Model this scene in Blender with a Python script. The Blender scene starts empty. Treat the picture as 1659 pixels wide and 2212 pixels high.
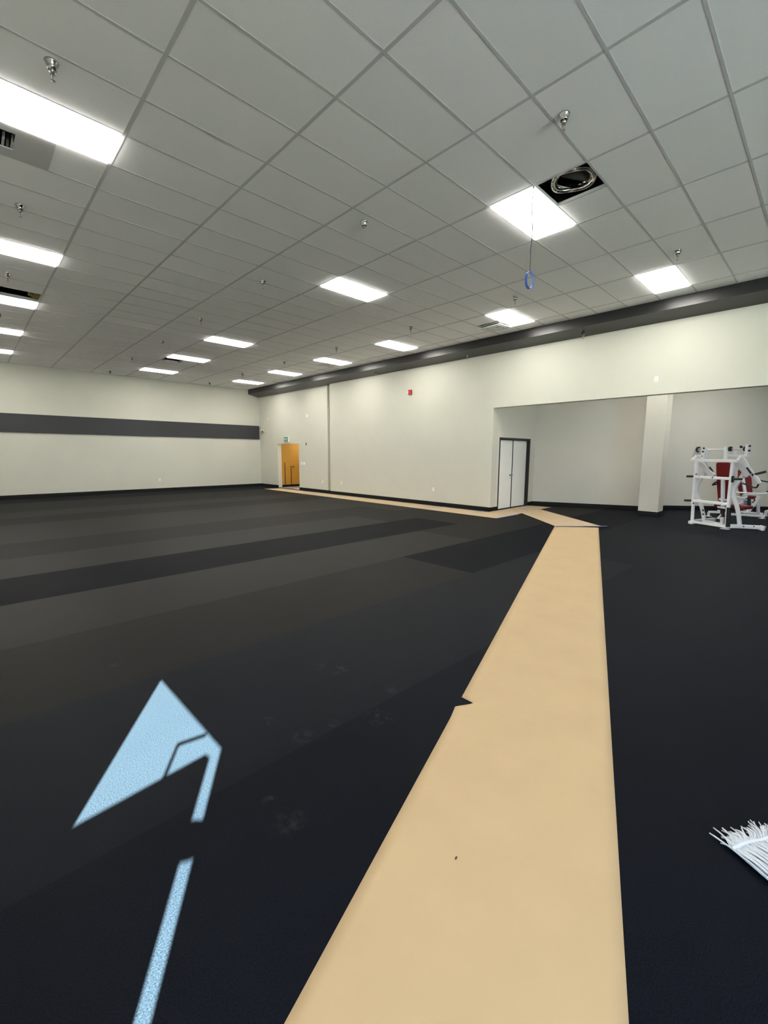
import bpy, bmesh, math, random
from mathutils import Vector, Matrix, Quaternion

random.seed(7)
SC = bpy.context.scene
COL = SC.collection

# ------------------------------------------------------------------ camera, world, sun, exposure
EYE = 1.656                      # eye height over the rubber floor
H = 4.777                        # ceiling height
cam_d = bpy.data.cameras.new('camera')
cam = bpy.data.objects.new('camera', cam_d)
COL.objects.link(cam)
cam_d.sensor_fit = 'VERTICAL'
cam_d.sensor_height = 36.0
cam_d.sensor_width = 27.0
cam_d.lens = 15.199
cam_d.clip_start = 0.05
yaw, pitch, roll = 0.8017, -0.1337, 0.0043
fw = Vector((math.cos(yaw) * math.cos(pitch), math.sin(yaw) * math.cos(pitch), math.sin(pitch)))
rt = fw.cross(Vector((0, 0, 1))).normalized()
up = rt.cross(fw)
rt2 = rt * math.cos(roll) + up * math.sin(roll)
up2 = -rt * math.sin(roll) + up * math.cos(roll)
cam.matrix_world = Matrix(((rt2.x, up2.x, -fw.x, 0), (rt2.y, up2.y, -fw.y, 0), (rt2.z, up2.z, -fw.z, EYE), (0, 0, 0, 1)))
SC.camera = cam

SC.view_settings.view_transform = 'Standard'
SC.view_settings.look = 'None'
SC.view_settings.gamma = 1.0
SC.view_settings.use_curve_mapping = False
SC.view_settings.exposure = 2.08

LAMP = 7.0                       # radiance of the light panels
LAMP_COL = (1.0, 0.965, 0.885)
SUN = 205.0
world = bpy.data.worlds.new('sky')
SC.world = world
world.use_nodes = True
bg = world.node_tree.nodes['Background']
bg.inputs[0].default_value = (0.50, 0.72, 1.0, 1)
bg.inputs[1].default_value = 3.0

sun_d = bpy.data.lights.new('sun', 'SUN')
sun = bpy.data.objects.new('sun', sun_d)
COL.objects.link(sun)
sun_d.energy = SUN
sun_d.color = (0.70, 0.87, 0.64)
sun_d.angle = math.radians(0.3)
sun.location = (-12, -18, 14)
sun.rotation_euler = Vector((0.541, 0.841, -0.5487)).to_track_quat('-Z', 'Y').to_euler()


# ------------------------------------------------------------------ materials
def nodes_of(name):
    m = bpy.data.materials.new(name)
    m.use_nodes = True
    nt = m.node_tree
    return m, nt, nt.nodes['Principled BSDF']


def mat(name, col, rough=0.6, metal=0.0, spec=0.5, noise=0.0, nscale=40.0, bump=0.0, bscale=200.0, coat=0.0):
    m, nt, b = nodes_of(name)
    b.inputs['Base Color'].default_value = (*col, 1)
    b.inputs['Roughness'].default_value = rough
    b.inputs['Metallic'].default_value = metal
    b.inputs['Specular IOR Level'].default_value = spec
    b.inputs['Coat Weight'].default_value = coat
    tc = nt.nodes.new('ShaderNodeTexCoord')
    if noise > 0:
        n = nt.nodes.new('ShaderNodeTexNoise')
        n.inputs['Scale'].default_value = nscale
        n.inputs['Detail'].default_value = 4
        nt.links.new(tc.outputs['Object'], n.inputs['Vector'])
        r = nt.nodes.new('ShaderNodeMapRange')
        r.inputs['From Min'].default_value = 0.25
        r.inputs['From Max'].default_value = 0.75
        r.inputs['To Min'].default_value = 1 - noise
        r.inputs['To Max'].default_value = 1 + noise
        nt.links.new(n.outputs['Fac'], r.inputs['Value'])
        mx = nt.nodes.new('ShaderNodeMix')
        mx.data_type = 'RGBA'
        mx.blend_type = 'MULTIPLY'
        mx.inputs['Factor'].default_value = 1
        mx.inputs['A'].default_value = (*col, 1)
        nt.links.new(r.outputs['Result'], mx.inputs['B'])
        nt.links.new(mx.outputs['Result'], b.inputs['Base Color'])
    if bump > 0:
        n2 = nt.nodes.new('ShaderNodeTexNoise')
        n2.inputs['Scale'].default_value = bscale
        n2.inputs['Detail'].default_value = 3
        nt.links.new(tc.outputs['Object'], n2.inputs['Vector'])
        bp = nt.nodes.new('ShaderNodeBump')
        bp.inputs['Strength'].default_value = bump
        bp.inputs['Distance'].default_value = 0.004
        nt.links.new(n2.outputs['Fac'], bp.inputs['Height'])
        nt.links.new(bp.outputs['Normal'], b.inputs['Normal'])
    return m


def emit(name, col, strength):
    m, nt, b = nodes_of(name)
    b.inputs['Base Color'].default_value = (0.9, 0.9, 0.9, 1)
    b.inputs['Emission Color'].default_value = (*col, 1)
    b.inputs['Emission Strength'].default_value = strength
    return m


# scuffs: shoe-print smudges at fixed places on the rubber, (x, y, radius)
SMUDGES = [(2.035, 2.021, .07), (1.30, 2.02, .09), (1.22, 2.30, .06), (.909, 1.729, .045), (.915, 1.56, .10), (1.86, 2.65, .08),
           (1.95, 2.5, .10), (1.5, 2.0, .06), (1.75, 1.85, .12), (0.72, 3.78, .06), (3.0, 8.8, .2)]


def rubber(name, base, rough, spec):
    m, nt, b = nodes_of(name)
    N, L = nt.nodes, nt.links
    tc = N.new('ShaderNodeTexCoord')
    big = N.new('ShaderNodeTexNoise')
    big.inputs['Scale'].default_value = 0.9
    big.inputs['Detail'].default_value = 5
    L.new(tc.outputs['Object'], big.inputs['Vector'])
    fine = N.new('ShaderNodeTexNoise')
    fine.inputs['Scale'].default_value = 190
    fine.inputs['Detail'].default_value = 2
    L.new(tc.outputs['Object'], fine.inputs['Vector'])
    r1 = N.new('ShaderNodeMapRange')
    r1.inputs['From Min'].default_value = 0.3
    r1.inputs['From Max'].default_value = 0.7
    r1.inputs['To Min'].default_value = 0.9
    r1.inputs['To Max'].default_value = 1.12
    L.new(big.outputs['Fac'], r1.inputs['Value'])
    r2 = N.new('ShaderNodeMapRange')
    r2.inputs['From Min'].default_value = 0.3
    r2.inputs['From Max'].default_value = 0.7
    r2.inputs['To Min'].default_value = 0.35
    r2.inputs['To Max'].default_value = 1.85
    L.new(fine.outputs['Fac'], r2.inputs['Value'])
    mul = N.new('ShaderNodeMath')
    mul.operation = 'MULTIPLY'
    L.new(r1.outputs['Result'], mul.inputs[0])
    L.new(r2.outputs['Result'], mul.inputs[1])
    # smudges of dust
    acc = None
    for (sx, sy, sr) in SMUDGES:
        d = N.new('ShaderNodeVectorMath')
        d.operation = 'DISTANCE'
        L.new(tc.outputs['Object'], d.inputs[0])
        d.inputs[1].default_value = (sx, sy, 0)
        mr = N.new('ShaderNodeMapRange')
        mr.interpolation_type = 'SMOOTHSTEP'
        mr.inputs['From Min'].default_value = sr * 0.3
        mr.inputs['From Max'].default_value = sr
        mr.inputs['To Min'].default_value = 1
        mr.inputs['To Max'].default_value = 0
        L.new(d.outputs['Value'], mr.inputs['Value'])
        if acc is None:
            acc = mr.outputs['Result']
        else:
            a = N.new('ShaderNodeMath')
            a.operation = 'MAXIMUM'
            L.new(acc, a.inputs[0])
            L.new(mr.outputs['Result'], a.inputs[1])
            acc = a.outputs['Value']
    sn = N.new('ShaderNodeTexNoise')
    sn.inputs['Scale'].default_value = 22
    sn.inputs['Detail'].default_value = 4
    L.new(tc.outputs['Object'], sn.inputs['Vector'])
    sr_ = N.new('ShaderNodeMapRange')
    sr_.inputs['From Min'].default_value = 0.45
    sr_.inputs['From Max'].default_value = 0.75
    L.new(sn.outputs['Fac'], sr_.inputs['Value'])
    sm = N.new('ShaderNodeMath')
    sm.operation = 'MULTIPLY'
    L.new(acc, sm.inputs[0])
    L.new(sr_.outputs['Result'], sm.inputs[1])
    c1 = N.new('ShaderNodeMix')
    c1.data_type = 'RGBA'
    c1.blend_type = 'MULTIPLY'
    c1.inputs['Factor'].default_value = 1
    c1.inputs['A'].default_value = (*base, 1)
    L.new(mul.outputs['Value'], c1.inputs['B'])
    c2 = N.new('ShaderNodeMix')
    c2.data_type = 'RGBA'
    c2.inputs['B'].default_value = (0.022, 0.024, 0.029, 1)
    L.new(sm.outputs['Value'], c2.inputs['Factor'])
    L.new(c1.outputs['Result'], c2.inputs['A'])
    L.new(c2.outputs['Result'], b.inputs['Base Color'])
    b.inputs['Roughness'].default_value = rough
    b.inputs['Specular IOR Level'].default_value = spec
    bp = N.new('ShaderNodeBump')
    bp.inputs['Strength'].default_value = 0.35
    bp.inputs['Distance'].default_value = 0.002
    L.new(fine.outputs['Fac'], bp.inputs['Height'])
    L.new(bp.outputs['Normal'], b.inputs['Normal'])
    return m


M = {}
M['wall'] = mat('beige_wall_paint', (0.63, 0.62, 0.54), 0.75, spec=0.25, noise=0.02, nscale=1.3, bump=0.05, bscale=120)
M['alcove'] = mat('beige_alcove_paint', (0.70, 0.675, 0.60), 0.75, spec=0.25, noise=0.02, nscale=1.3, bump=0.05, bscale=120)
M['tile'] = mat('mineral_fibre_tile', (0.90, 0.90, 0.92), 0.9, spec=0.15, noise=0.03, nscale=160, bump=0.12, bscale=260)
M['tile_new'] = mat('fresh_mineral_fibre_tile', (0.99, 0.99, 1.0), 0.9, spec=0.15, noise=0.03, nscale=160, bump=0.12, bscale=260)
M['tile_old'] = mat('older_mineral_fibre_tile', (0.87, 0.87, 0.885), 0.9, spec=0.15, noise=0.03, nscale=160, bump=0.12, bscale=260)
M['tee'] = mat('grid_tee_enamel', (0.57, 0.57, 0.58), 0.7, spec=0.2)
M['plenum'] = mat('dark_roof_deck', (0.42, 0.32, 0.24), 0.9, noise=0.3, nscale=3)
M['soffit'] = mat('charcoal_soffit_paint', (0.0125, 0.0128, 0.014), 0.36, spec=0.6)
M['band'] = mat('charcoal_band_paint', (0.042, 0.043, 0.047), 0.6, spec=0.4)
M['black_base'] = mat('black_rubber_base', (0.006, 0.006, 0.007), 0.65, spec=0.3)
M['black'] = mat('black_paint', (0.010, 0.010, 0.011), 0.45, spec=0.4)
M['brown_black'] = mat('dark_grip_rubber', (0.022, 0.017, 0.014), 0.5)
M['rub0'] = rubber('rubber_roll_dark_sky_tint', (0.0026, 0.0036, 0.0062), 0.62, 0.045)  # dark roll, with the blue of skylight mixed into its base colour
M['rub3'] = rubber('rubber_roll_sky_tint', (0.0025, 0.0037, 0.0074), 0.61, 0.062)  # near rolls: bluish skylight painted into the rubber colour
M['rub4'] = rubber('rubber_roll_sky_tint_satin', (0.0025, 0.0037, 0.0074), 0.60, 0.088)  # same painted skylight blue, slightly shinier
M['rub1'] = rubber('rubber_roll_mid', (0.0048, 0.0049, 0.0052), 0.60, 0.10)
M['rub2'] = rubber('rubber_roll_pale', (0.0058, 0.0058, 0.0056), 0.58, 0.135)
M['kraft'] = mat('kraft_paper', (0.50, 0.365, 0.215), 0.7, spec=0.25, noise=0.035, nscale=3.0, bump=0.15, bscale=14)
M['kraft_pale'] = mat('kraft_paper_pale', (0.50, 0.385, 0.25), 0.7, spec=0.25, noise=0.035, nscale=3.0, bump=0.15, bscale=14)
M['tape'] = mat('blue_masking_tape', (0.22, 0.30, 0.62), 0.6, noise=0.05)
M['tape_blue'] = mat('bright_blue_tape', (0.03, 0.12, 0.52), 0.5)
M['panel'] = emit('lit_led_diffuser', LAMP_COL, LAMP)
M['white_metal'] = mat('white_enamel', (0.80, 0.80, 0.78), 0.4, spec=0.5)
M['chrome'] = mat('polished_chrome', (0.48, 0.48, 0.48), 0.1, metal=1.0)
M['steel'] = mat('dull_steel', (0.40, 0.39, 0.37), 0.35, metal=1.0)
M['foil'] = mat('crumpled_foil', (0.62, 0.60, 0.57), 0.25, metal=1.0, bump=1.0, bscale=28)
M['duct_in'] = mat('duct_liner', (0.018, 0.015, 0.012), 0.8)
M['insul'] = mat('plenum_insulation', (0.32, 0.25, 0.09), 0.9, noise=0.3, nscale=8)
M['plastic'] = mat('white_plastic', (0.86, 0.85, 0.80), 0.35)
M['slot'] = mat('dark_slot', (0.05, 0.05, 0.05), 0.6)
M['red'] = mat('red_alarm_plastic', (0.42, 0.012, 0.012), 0.35)
M['green'] = mat('green_sign_face', (0.05, 0.24, 0.12), 0.4)
M['sign_white'] = mat('white_sign_letters', (0.8, 0.86, 0.8), 0.5)
M['amber'] = mat('amber_wall_paint', (0.50, 0.265, 0.032), 0.6, noise=0.05, nscale=2)
M['amber_dark'] = mat('brown_seam', (0.17, 0.075, 0.008), 0.6)
M['hall_floor'] = mat('grey_hall_tile', (0.22, 0.21, 0.20), 0.4)
M['hall_pink'] = mat('pale_pink_threshold', (0.62, 0.50, 0.46), 0.5)
M['door'] = mat('pale_door_paint', (0.90, 0.90, 0.84), 0.5, spec=0.35)
M['door_black'] = mat('black_door_frame', (0.010, 0.009, 0.009), 0.4)
M['gym_white'] = mat('white_powder_coat', (0.80, 0.81, 0.83), 0.35, spec=0.5, coat=0.2)
M['gym_grey'] = mat('pale_grey_powder_coat', (0.50, 0.50, 0.52), 0.4)
M['vinyl'] = mat('red_vinyl', (0.17, 0.0025, 0.004), 0.45, spec=0.4, bump=0.05, bscale=300)
M['yarn'] = mat('white_cotton_yarn', (0.60, 0.63, 0.69), 0.9, spec=0.1, noise=0.12, nscale=300)
M['yarn_band'] = mat('mop_tail_band', (0.62, 0.66, 0.72), 0.8)
M['wire'] = mat('thin_grey_wire', (0.10, 0.10, 0.10), 0.5)
M['speck'] = mat('brown_crumb', (0.05, 0.03, 0.015), 0.8)
M['outer'] = mat('outdoor_bounce_grey', (0.085, 0.078, 0.105), 0.95)  # tint chosen to balance the sunlight bounced indoors


# ------------------------------------------------------------------ mesh helpers
class MB:
    def __init__(self):
        self.v, self.f, self.mi, self.sm = [], [], [], []

    def add(self, vs, fs, mi=0, smooth=False):
        o = len(self.v)
        self.v += [tuple(p) for p in vs]
        for q in fs:
            self.f.append(tuple(i + o for i in q))
            self.mi.append(mi)
            self.sm.append(smooth)
        return self

    def box(self, x0, x1, y0, y1, z0, z1, mi=0):
        vs = [(x, y, z) for x in (x0, x1) for y in (y0, y1) for z in (z0, z1)]
        fs = [(0, 1, 3, 2), (4, 6, 7, 5), (0, 4, 5, 1), (2, 3, 7, 6), (0, 2, 6, 4), (1, 5, 7, 3)]
        return self.add(vs, fs, mi)

    def obox(self, c, ax, ay, az, mi=0):
        c, ax, ay, az = Vector(c), Vector(ax), Vector(ay), Vector(az)
        vs = [c + i * ax + j * ay + k * az for i in (-1, 1) for j in (-1, 1) for k in (-1, 1)]
        fs = [(0, 1, 3, 2), (4, 6, 7, 5), (0, 4, 5, 1), (2, 3, 7, 6), (0, 2, 6, 4), (1, 5, 7, 3)]
        return self.add(vs, fs, mi)

    def sweep(self, pts, w, d, side=(0, 1, 0), mi=0, cham=0.12):
        """rectangular tube with eased corners, w across the path, d along `side`"""
        pts = [Vector(p) for p in pts]
        side = Vector(side).normalized()
        n = len(pts)
        c = min(w, d) * cham
        prof = [(-w / 2 + c, -d / 2), (w / 2 - c, -d / 2), (w / 2, -d / 2 + c), (w / 2, d / 2 - c),
                (w / 2 - c, d / 2), (-w / 2 + c, d / 2), (-w / 2, d / 2 - c), (-w / 2, -d / 2 + c)]
        vs = []
        for i, p in enumerate(pts):
            t = (pts[min(i + 1, n - 1)] - pts[max(i - 1, 0)]).normalized()
            s = (side - t * side.dot(t)).normalized()
            x = t.cross(s)
            vs += [p + x * a + s * b for a, b in prof]
        k = len(prof)
        fs = []
        for i in range(n - 1):
            for j in range(k):
                fs.append((i * k + j, i * k + (j + 1) % k, (i + 1) * k + (j + 1) % k, (i + 1) * k + j))
        fs.append(tuple(range(k))[::-1])
        fs.append(tuple((n - 1) * k + j for j in range(k)))
        return self.add(vs, fs, mi)

    def tube(self, pts, r, n=12, mi=0, caps=True):
        pts = [Vector(p) for p in pts]
        m = len(pts)
        rs = r if isinstance(r, (list, tuple)) else [r] * m
        vs = []
        ref = None
        for i, p in enumerate(pts):
            t = (pts[min(i + 1, m - 1)] - pts[max(i - 1, 0)]).normalized()
            if ref is None:
                ref = Vector((0, 0, 1)) if abs(t.z) < 0.9 else Vector((1, 0, 0))
            x = (ref - t * ref.dot(t)).normalized()
            ref = x
            y = t.cross(x)
            for j in range(n):
                a = 2 * math.pi * j / n
                vs.append(p + (x * math.cos(a) + y * math.sin(a)) * rs[i])
        fs = []
        for i in range(m - 1):
            for j in range(n):
                fs.append((i * n + j, i * n + (j + 1) % n, (i + 1) * n + (j + 1) % n, (i + 1) * n + j))
        self.add(vs, fs, mi, True)
        if caps:
            self.add(vs[:n], [tuple(range(n))[::-1]], mi)
            self.add(vs[-n:], [tuple(range(n))], mi)
        return self

    def lathe(self, prof, c=(0, 0, 0), n=20, mi=0):
        c = Vector(c)
        vs = []
        for (r, z) in prof:
            for j in range(n):
                a = 2 * math.pi * j / n
                vs.append(c + Vector((r * math.cos(a), r * math.sin(a), z)))
        fs = []
        for i in range(len(prof) - 1):
            for j in range(n):
                fs.append((i * n + j, i * n + (j + 1) % n, (i + 1) * n + (j + 1) % n, (i + 1) * n + j))
        return self.add(vs, fs, mi, True)

    def prism(self, poly, axis, t0, t1, mi=0):
        """poly of 2-D points extruded between t0 and t1 along axis 0/1/2 (the other two axes in order)"""
        def p3(a, b, t):
            return {0: (t, a, b), 1: (a, t, b), 2: (a, b, t)}[axis]
        n = len(poly)
        vs = [p3(a, b, t0) for a, b in poly] + [p3(a, b, t1) for a, b in poly]
        fs = [(i, (i + 1) % n, n + (i + 1) % n, n + i) for i in range(n)]
        fs += [tuple(range(n))[::-1], tuple(range(n, 2 * n))]
        return self.add(vs, fs, mi)

    def build(self, name, mats, parent=None, bevel=0.0, seg=2, fix=True):
        me = bpy.data.meshes.new(name)
        me.from_pydata(self.v, [], self.f)
        mats = mats if isinstance(mats, (list, tuple)) else [mats]
        for m in mats:
            me.materials.append(m)
        for p, mi, s in zip(me.polygons, self.mi, self.sm):
            p.material_index = mi
            p.use_smooth = s
        if fix:
            bm = bmesh.new()
            bm.from_mesh(me)
            bmesh.ops.remove_doubles(bm, verts=bm.verts, dist=1e-5)
            bmesh.ops.recalc_face_normals(bm, faces=bm.faces)
            bm.to_mesh(me)
            bm.free()
        o = bpy.data.objects.new(name, me)
        COL.objects.link(o)
        if parent is not None:
            o.parent = parent
        if bevel > 0:
            b = o.modifiers.new('bevel', 'BEVEL')
            b.width = bevel
            b.segments = seg
            b.limit_method = 'ANGLE'
            b.angle_limit = math.radians(40)
        return o


def empty(name, loc, rz=0.0):
    o = bpy.data.objects.new(name, None)
    o.empty_display_size = 0.1
    o.location = loc
    o.rotation_euler = (0, 0, rz)
    COL.objects.link(o)
    return o


def tag(o, label, cat, group=None, kind=None):
    o['label'] = label
    o['category'] = cat
    if group:
        o['group'] = group
    if kind:
        o['kind'] = kind
    return o


def structure(o, label=None):
    o['kind'] = 'structure'
    if label:
        o['label'] = label
    return o


def dup(root, loc, rz=None):
    r = root.copy()
    COL.objects.link(r)
    r.location = loc
    if rz is not None:
        r.rotation_euler = (0, 0, rz)
    for ch in list(root.children):
        c = ch.copy()
        COL.objects.link(c)
        c.parent = r
        for g in list(ch.children):
            d = g.copy()
            COL.objects.link(d)
            d.parent = c
    return r


def smooth_path(pts, n=6):
    pts = [Vector(p) for p in pts]
    out = []
    for i in range(len(pts) - 1):
        p0, p1, p2, p3 = pts[max(i - 1, 0)], pts[i], pts[i + 1], pts[min(i + 2, len(pts) - 1)]
        for k in range(n):
            t = k / n
            out.append(0.5 * ((2 * p1) + (p2 - p0) * t + (2 * p0 - 5 * p1 + 4 * p2 - p3) * t * t + (3 * p1 - p0 - 3 * p2 + p3) * t ** 3))
    out.append(pts[-1])
    return out


def round_poly(poly, r, n=5):
    out = []
    m = len(poly)
    for i in range(m):
        p = Vector(poly[i])
        a = (Vector(poly[i - 1]) - p)
        b = (Vector(poly[(i + 1) % m]) - p)
        ra = min(r, a.length * .45, b.length * .45)
        a = p + a.normalized() * ra
        b = p + b.normalized() * ra
        for k in range(n + 1):
            t = k / n
            q = a * (1 - t) ** 2 + p * 2 * t * (1 - t) + b * t * t
            out.append((q.x, q.y))
    return out


# ------------------------------------------------------------------ room shell
XR = 10.95          # long right wall
XL = 11.03          # its far end stands slightly back
YF = 20.55          # far left wall
YA = 6.86           # alcove's left side
XW = -1.2           # entrance wall behind the photographer's left
YB = -9.0           # wall behind the photographer
TOP = 5.8
GX, GY = 1.4374, 3.9869     # ceiling grid origin
ZH = 2.962                  # underside of the header over the alcove

# floor: rubber rolls laid along x
seams = [YB, -7.6, -6.3, -4.95, -3.6, -2.25, -0.9, 0.5, 1.95, 3.38, 4.72, 6.13, 7.45, 8.82, 10.3, 11.6, 12.95, 14.3, 15.65, 17.0, 18.4, YF]
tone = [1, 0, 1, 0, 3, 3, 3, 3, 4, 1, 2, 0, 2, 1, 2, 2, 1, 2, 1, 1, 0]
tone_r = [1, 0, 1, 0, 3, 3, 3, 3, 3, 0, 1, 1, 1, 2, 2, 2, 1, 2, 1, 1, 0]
cut = [6, 4, 7, 5, 6, 8, 5, 7, 7.2, 5.0, 7.0, 8.4, 7.4, 9, 5, 6, 7, 5, 8, 6, 6]
fl = MB()
for i in range(len(seams) - 1):
    for (xa, xb, t) in ((XW - .2, cut[i], tone[i]), (cut[i], 19.2, tone_r[i])):
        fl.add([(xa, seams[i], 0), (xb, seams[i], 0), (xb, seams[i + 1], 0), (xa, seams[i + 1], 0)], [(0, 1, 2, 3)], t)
fl.box(XW - .2, 19.2, YB - .2, YF + .2, -0.2, -0.004, 0)
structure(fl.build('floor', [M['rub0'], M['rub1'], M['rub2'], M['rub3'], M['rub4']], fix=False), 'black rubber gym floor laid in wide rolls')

w = MB()
w.box(XW - .2, 11.5, YF, YF + .2, 0, TOP)
structure(w.build('wall_left', M['wall']))

YD0, YD1, ZD = 16.99, 18.84, 2.11        # opening to the amber passage
CH0, CH1 = 14.52, 14.80                  # narrow chase in the right wall
w = MB()
w.box(XL, XL + .2, YD1, YF, 0, TOP)
w.box(XL, XL + .2, CH1, YD0, 0, TOP)
w.box(XL, XL + .2, YD0, YD1, ZD, TOP)
w.box(XL + .10, XL + .2, CH0, CH1, 0, TOP)
w.box(XR, XL + .2, YA, CH0, 0, TOP)
w.box(XR, XR + .2, YB, YA, ZH, TOP)
structure(w.build('wall_right', M['wall']), 'long beige wall with a header over the equipment alcove')

# alcove
DX0, DX1, DZ = 11.33, 13.17, 2.15        # double door frame outline
w = MB()
w.box(XL + .2, DX0, YA, YA + .25, 0, TOP)
w.box(DX1, 13.9, YA, YA + .25, 0, TOP)
w.box(DX0, DX1, YA, YA + .25, DZ, TOP)
w.box(XL + .2, 13.9, YA + .25, YA + .4, 0, TOP)
structure(w.build('wall_alcove_side', M['alcove']))
BACK = [(13.48, YA + .1), (14.72, 3.86), (15.18, 3.75), (15.40, 3.53), (16.03, 2.84), (19.0, -0.45)]
w = MB()
poly = BACK + [(x + .25, y + .12) for x, y in BACK[::-1]]
w.prism(poly, 2, 0, TOP)
structure(w.build('wall_alcove_back', M['alcove']))
w = MB()
w.box(18.95, 19.2, YB, 0, 0, TOP)
structure(w.build('wall_alcove_end', M['alcove']))
w = MB()
w.box(XW - .2, 19.2, YB - .2, YB, 0, 0.5)
w.box(XW - .2, 19.2, YB - .2, YB, 2.9, TOP)
w.box(XW - .2, -.8, YB - .2, YB, .5, 2.9)
w.box(5.0, 19.2, YB - .2, YB, .5, 2.9)
structure(w.build('wall_rear', M['wall']))
wf = MB()  # unseen window, added to let daylight onto the near ceiling and floor
for xx in (-.8, 1.1, 3.0, 4.94):
    wf.box(xx, xx + .06, YB - .12, YB - .06, .5, 2.9)
wf.box(-.8, 5.0, YB - .12, YB - .06, .5, .56)
wf.box(-.8, 5.0, YB - .12, YB - .06, 2.84, 2.9)
structure(wf.build('window_1', M['black']), 'unseen storefront window added behind the camera for daylight fill')
w = MB()
w.box(-8, 20, YB - 6.5, YB - .2, 3.3, 3.4)  # added overhang, blocks direct sun at the rear window
structure(w.build('trim_4', M['outer']), 'unseen canopy added outside to keep direct sun off the rear window')
w = MB()
w.box(-8, 20, YB - 14, YB - .2, -.25, -.05)  # added slab, bounces sunlight up through the rear window
structure(w.build('floor_pavement', M['outer']), 'unseen pavement added outside to bounce sunlight in')

# entrance wall with an open door: the sun patch on the floor falls through it
JY0, JY1, JZ = -1.048, 0.013, 2.151
w = MB()
w.box(XW - .02, XW, YB, JY0, 0, TOP)
w.box(XW - .02, XW, JY1, YF, 0, TOP)
w.box(XW - .02, XW, JY0, JY1, JZ, TOP)
structure(w.build('wall_entrance', M['wall']))
d3 = empty('door_3', (XW - .05, -0.985, 0), math.radians(180 + 5.7))
lf = MB()
lf.box(0, .93, -.022, .022, .01, 2.106)
lf.build('door_leaf', M['black'], d3)
hg = MB()
hg.tube([(-.01, .03, 1.792), (-.01, .03, 1.845)], .06, 16)
hg.build('hinge', M['black'], d3)
structure(d3)
ca = MB()
ca.tube([(XW, -.82, 2.12), (XW - .106, -.727, 2.075), (XW - .254, -.955, 2.085)], .011, 8)
o = ca.build('door_closer', M['black'])
tag(o, 'thin folded closer arm over the open entrance door', 'door closer')

# roof over everything
w = MB()
w.box(XW - .2, 19.4, YB - .2, YF + .2, TOP, TOP + .2)
structure(w.build('wall_roof_deck', M['plenum']))

# dark soffit running along the top of the right wall
w = MB()
w.prism([(10.47, H + .02), (10.47, 4.558), (XR, 4.452), (XL + .05, 4.435), (XL + .05, H + .02)], 1, YB, YF)
structure(w.build('trim_1', M['soffit']), 'charcoal boxed soffit along the top of the right wall')
# charcoal band on the left wall
w = MB()
w.box(XW, 10.985, YF - .05, YF, 2.367, 3.03)
structure(w.build('trim_2', M['band'], bevel=.004), 'charcoal band across the left wall')

# ------------------------------------------------------------------ ceiling
lights = {}   # cell -> key
CELLS_LIGHT = {(-1, 2), (-1, 8), (-1, 13), (-1, 18), (-1, 23),
               (3, -2), (3, 4), (3, 13), (3, 18), (3, 23),
               (6, -3), (6, 2), (6, 8), (6, 13), (6, 18), (6, 23),
               (-1, -3), (3, -8), (-1, -8), (0, -14), (4, -14)}  # unseen panels added to light the foreground
OPEN = {(-1, 12): (0, 1), (3, -3): (0, .5), (3, 19): (0, .5), (6, 3): (.5, 1), (-1, 3): (0, .5), (6, 14): (.5, 1), (6, 25): (.5, 1)}
NEW = {(1, 6), (1, 8), (1, 13)}
tl = MB()
rnd = random.Random(3)
for i in range(-3, 8):
    xa = max(GX + 1.22 * i, XW)
    xb = min(GX + 1.22 * (i + 1), 10.5)
    if xb <= xa:
        continue
    for j in range(-22, 28):
        ya = max(GY + .61 * j, YB)
        yb = min(GY + .61 * (j + 1), YF)
        if yb <= ya:
            continue
        if (i, j) in CELLS_LIGHT:
            continue
        mi = 1 if (i, j) in NEW else (2 if rnd.random() < 0.18 else 0)
        segs = [(xa, xb)]
        if (i, j) in OPEN:
            f0, f1 = OPEN[(i, j)]
            segs = []
            if f0 > 0:
                segs.append((xa, xa + 1.22 * f0))
            if f1 < 1:
                segs.append((xa + 1.22 * f1, xb))
        for (a, b) in segs:
            tl.box(a, b, ya, yb, H, H + .016, mi)
# grid tees
tw = .012
for i in range(-2, 8):
    x = GX + 1.22 * i
    tl.box(x - .017, x + .017, YB, YF, H - .004, H + .03, 3)
for j in range(-21, 28):
    y = GY + .61 * j
    tl.box(XW, 10.47, y - tw, y + tw, H - .0035, H + .03, 3)
for (i, j), (f0, f1) in OPEN.items():
    for f in (f0, f1):
        if 0 < f < 1:
            x = GX + 1.22 * (i + f)
            tl.box(x - tw, x + tw, GY + .61 * j, GY + .61 * (j + 1), H - .0035, H + .03, 3)
structure(tl.build('ceiling', [M['tile'], M['tile_new'], M['tile_old'], M['tee']], fix=False), 'suspended grey tile ceiling')
ac = MB()
ac.box(XR + .2, 19.2, YB, YA + .3, 4.05, 4.1)
structure(ac.build('ceiling_alcove', M['tile']))

# ------------------------------------------------------------------ light panels
def make_light():
    r = empty('ceiling_light', (0, 0, 0))
    f = MB()
    a, b = 1.22 - 2 * tw, .61 - 2 * tw
    t = .012
    for (x0, x1, y0, y1) in ((0, a, 0, t), (0, a, b - t, b), (0, t, t, b - t), (a - t, a, t, b - t)):
        f.box(x0 - a / 2, x1 - a / 2, y0 - b / 2, y1 - b / 2, -.006, .05)
    f.box(-a / 2, a / 2, -b / 2, b / 2, .05, .06)
    f.build('frame', M['white_metal'], r)
    d = MB()
    d.box(-a / 2 + t, a / 2 - t, -b / 2 + t, b / 2 - t, -.020, .02)
    d.build('diffuser', M['panel'], r)
    return r


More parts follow.
